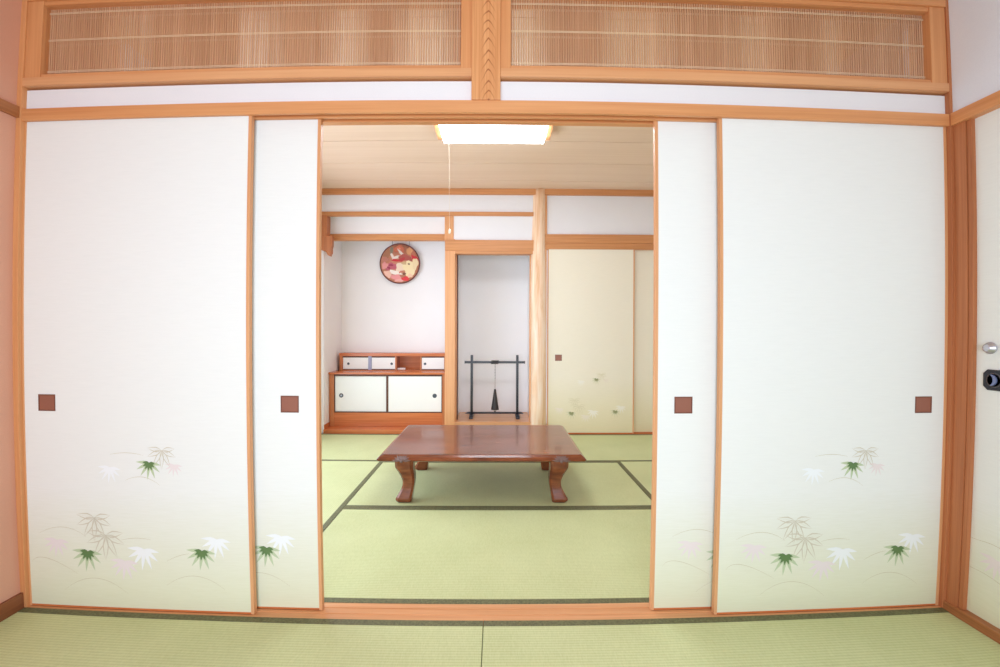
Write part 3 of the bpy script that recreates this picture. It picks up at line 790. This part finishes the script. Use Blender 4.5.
for k in range(3): b.box(-1.095 + k * 0.022, -1.083 + k * 0.022, YU + 0.0285, YU + 0.031, zb + 0.011, zb + 0.019, plain('remote_mark_%d' % k, srgb(214, 170, 160), 0.5))
tag(b.build('small_box'), 'small pale box lying in the open bay of the upper cabinet', 'box')

# ------------------------------------------------------------------ round fan ornament on the alcove wall
fc = (-1.110, YA - 0.045, 1.826); fr_ = 0.245
cy0 = fc[1]
sc_ = (YA - 0.045 + 1.601) / (3.5 + 1.601)
fc = (-1.104, cy0, 1.807); fr_ = 0.222
root = empty('round_fan', fc, 'round red and cream painted fan hanging on the alcove wall', 'wall ornament')
cols = {}
def cm(rgb):
    if rgb not in cols: cols[rgb] = plain('paint_%d_%d_%d' % rgb, srgb(*rgb), 0.55)
    return cols[rgb]
b = MB(); b.lathe([(fr_ - 0.004, -0.004), (fr_ - 0.004, 0.004)], fc, cm((214, 142, 112)), 1, 56); disc = b.build('painted_disc', root)
rnd = random.Random(11)
blobs = [(185, 262, 55, 70, 176, 116, 84, 20), (330, 215, 62, 42, 210, 112, 80, 0), (243, 235, 18, 52, 140, 128, 108, 5), (255, 300, 46, 14, 236, 214, 200, 70),
         (355, 260, 62, 14, 240, 220, 206, 45), (310, 305, 50, 16, 238, 218, 204, -10), (400, 312, 78, 34, 176, 84, 72, 10), (455, 240, 40, 52, 220, 152, 106, -20), (490, 262, 22, 44, 190, 110, 84, 15),
         (508, 318, 46, 26, 206, 42, 52, 35), (300, 342, 58, 13, 206, 42, 52, 6), (360, 330, 40, 18, 190, 60, 60, -20), (170, 330, 42, 30, 196, 124, 104, 0), (240, 412, 66, 40, 200, 98, 112, -12), (170, 400, 34, 40, 232, 150, 146, 20),
         (345, 425, 52, 60, 242, 214, 190, 30), (450, 430, 74, 92, 246, 222, 176, 0), (512, 380, 32, 66, 240, 212, 166, 5), (440, 382, 13, 10, 150, 110, 84, 20), (386, 372, 30, 18, 214, 176, 130, 0),
         (388, 492, 18, 14, 140, 84, 62, 0), (285, 478, 74, 22, 250, 236, 222, 12), (395, 548, 56, 24, 226, 56, 60, -8), (300, 535, 62, 34, 236, 150, 148, 14), (205, 495, 46, 34, 240, 190, 170, 40),
         (240, 395, 26, 12, 168, 60, 84, 0), (215, 425, 20, 12, 168, 60, 84, 30), (330, 568, 50, 16, 238, 170, 160, 0), (455, 515, 30, 22, 244, 200, 168, 0), (330, 210, 20, 12, 238, 150, 120, 0), (350, 470, 26, 10, 214, 132, 110, -30)]
for k, (px, py, rx, ry, r_, g_, b_, rot) in enumerate(blobs):
    q = MB(); ca, sa = math.cos(math.radians(rot)), math.sin(math.radians(rot)); pts = []
    p1, p2 = rnd.uniform(0, 6), rnd.uniform(0, 6)
    for j in range(22):
        a = 2 * PI * j / 22; w_ = 1 + 0.14 * math.sin(3 * a + p1) + 0.10 * math.sin(5 * a + p2)
        u, v = rx * w_ * math.cos(a), ry * w_ * math.sin(a)
        X = (px + u * ca - v * sa - 337) / 222; Z = -(py + u * sa + v * ca - 376) / 222
        rr = math.hypot(X, Z)
        if rr > 0.965: X *= 0.965 / rr; Z *= 0.965 / rr
        pts.append((fc[0] + X * fr_, fc[1] - 0.0044 - 0.0003 * k, fc[2] + Z * fr_))
    if k == 0: pm = MB()
    pm.poly(pts[::-1], cm((r_, g_, b_)))
pm.build('painted_pattern', disc)
b = MB(); RM = plain('fan_rim', srgb(110, 52, 50), 0.4)
rings = []
for k in range(56):
    a = 2 * PI * k / 56
    rings.append([(fc[0] + (fr_ + 0.007 * math.cos(t)) * math.cos(a), fc[1] + 0.010 * math.sin(t), fc[2] + (fr_ + 0.007 * math.cos(t)) * math.sin(a)) for t in [2 * PI * j / 8 for j in range(8)]])
rings.append(rings[0]); b.loft(rings, RM, caps=False); b.build('rim', root)
for dx in (-0.085, 0.105):
    b = MB(); b.tube([(fc[0] + dx, YA + 0.001, 2.070), (fc[0] + dx, YA - 0.035, 2.066), (fc[0] + dx, YA - 0.04, 2.05), (fc[0] + dx * 1.02, YA - 0.04, fc[2] + 0.17)], 0.0018, IRON, 6)
    b.build('hanging_wire', root)

# ------------------------------------------------------------------ black stand in the display alcove
YS = 3.23
k_ = (YS + 1.601) / 4.84
root = empty('display_stand', (-0.030, YS, 0.125), 'black lacquered frame stand in the display alcove', 'stand')
for x in (-0.278, 0.215):
    p = MB().box(x - 0.0135, x + 0.0135, YS - 0.012, YS + 0.012, 0.150, 0.790, BLACK, 0.002).build('post', root)
    b = MB()
    b.prism([(YS - 0.150, 0.1255), (YS - 0.110, 0.1255), (YS - 0.100, 0.131), (YS + 0.100, 0.131), (YS + 0.110, 0.1255), (YS + 0.150, 0.1255), (YS + 0.150, 0.140), (YS + 0.110, 0.155), (YS - 0.110, 0.155), (YS - 0.150, 0.140)], 0, x - 0.020, x + 0.020, BLACK, 0.002)
    b.build('foot', root)
b = MB(); b.box(-0.352, 0.294, YS - 0.011, YS + 0.011, 0.700, 0.724, BLACK, 0.003)
for x in (-0.352, 0.294): b.box(x - 0.004, x + 0.004, YS - 0.013, YS + 0.013, 0.698, 0.726, IRON, 0.002)
b.build('top_bar', root)
b = MB(); b.prism([(-0.350, 0.156), (-0.325, 0.174), (0.262, 0.174), (0.287, 0.156)], 1, YS - 0.012, YS + 0.012, BLACK, 0.002); b.build('bottom_rail', root)
b = MB()
for k in range(9): 
    x = -0.064 + k * 0.009
    b.tube([(x + 0.017 * math.sin(a) * 0.15, YS + 0.017 * math.cos(a), 0.712 + 0.017 * math.sin(a)) for a in [2 * PI * j / 12 for j in range(13)]], 0.0042, IRON, 6)
wrap = b.build('cord_wrap', root)
# hanging bell
bx = -0.026
root = empty('hanging_bell', (bx, YS, 0.205), 'long dark bell hanging by a cord from the black stand', 'bell')
b = MB(); b.lathe([(0.004, 0.222), (0.011, 0.218), (0.013, 0.200), (0.018, 0.170), (0.030, 0.080), (0.041, 0.010), (0.043, 0.0), (0.038, 0.002), (0.026, 0.080), (0.010, 0.190)], (bx, YS, 0.200), IRON, 2, 24)
b.build('bell_body', root)
b = MB(); b.tube([(bx, YS, 0.695), (bx + 0.001, YS, 0.55), (bx, YS, 0.421)], 0.0022, IRON, 6)
for k in range(5): b.lathe([(0.001, -0.005), (0.0045, 0), (0.001, 0.005)], (bx, YS, 0.66 - k * 0.030), IRON, 2, 8)
b.build('cord', root)
b = MB(); b.lathe([(0.0025, 0.02), (0.0025, 0.0)], (bx, YS, 0.182), IRON, 2, 8); b.box(bx - 0.010, bx + 0.010, YS - 0.001, YS + 0.001, 0.1765, 0.186, IRON); b.build('clapper', root)
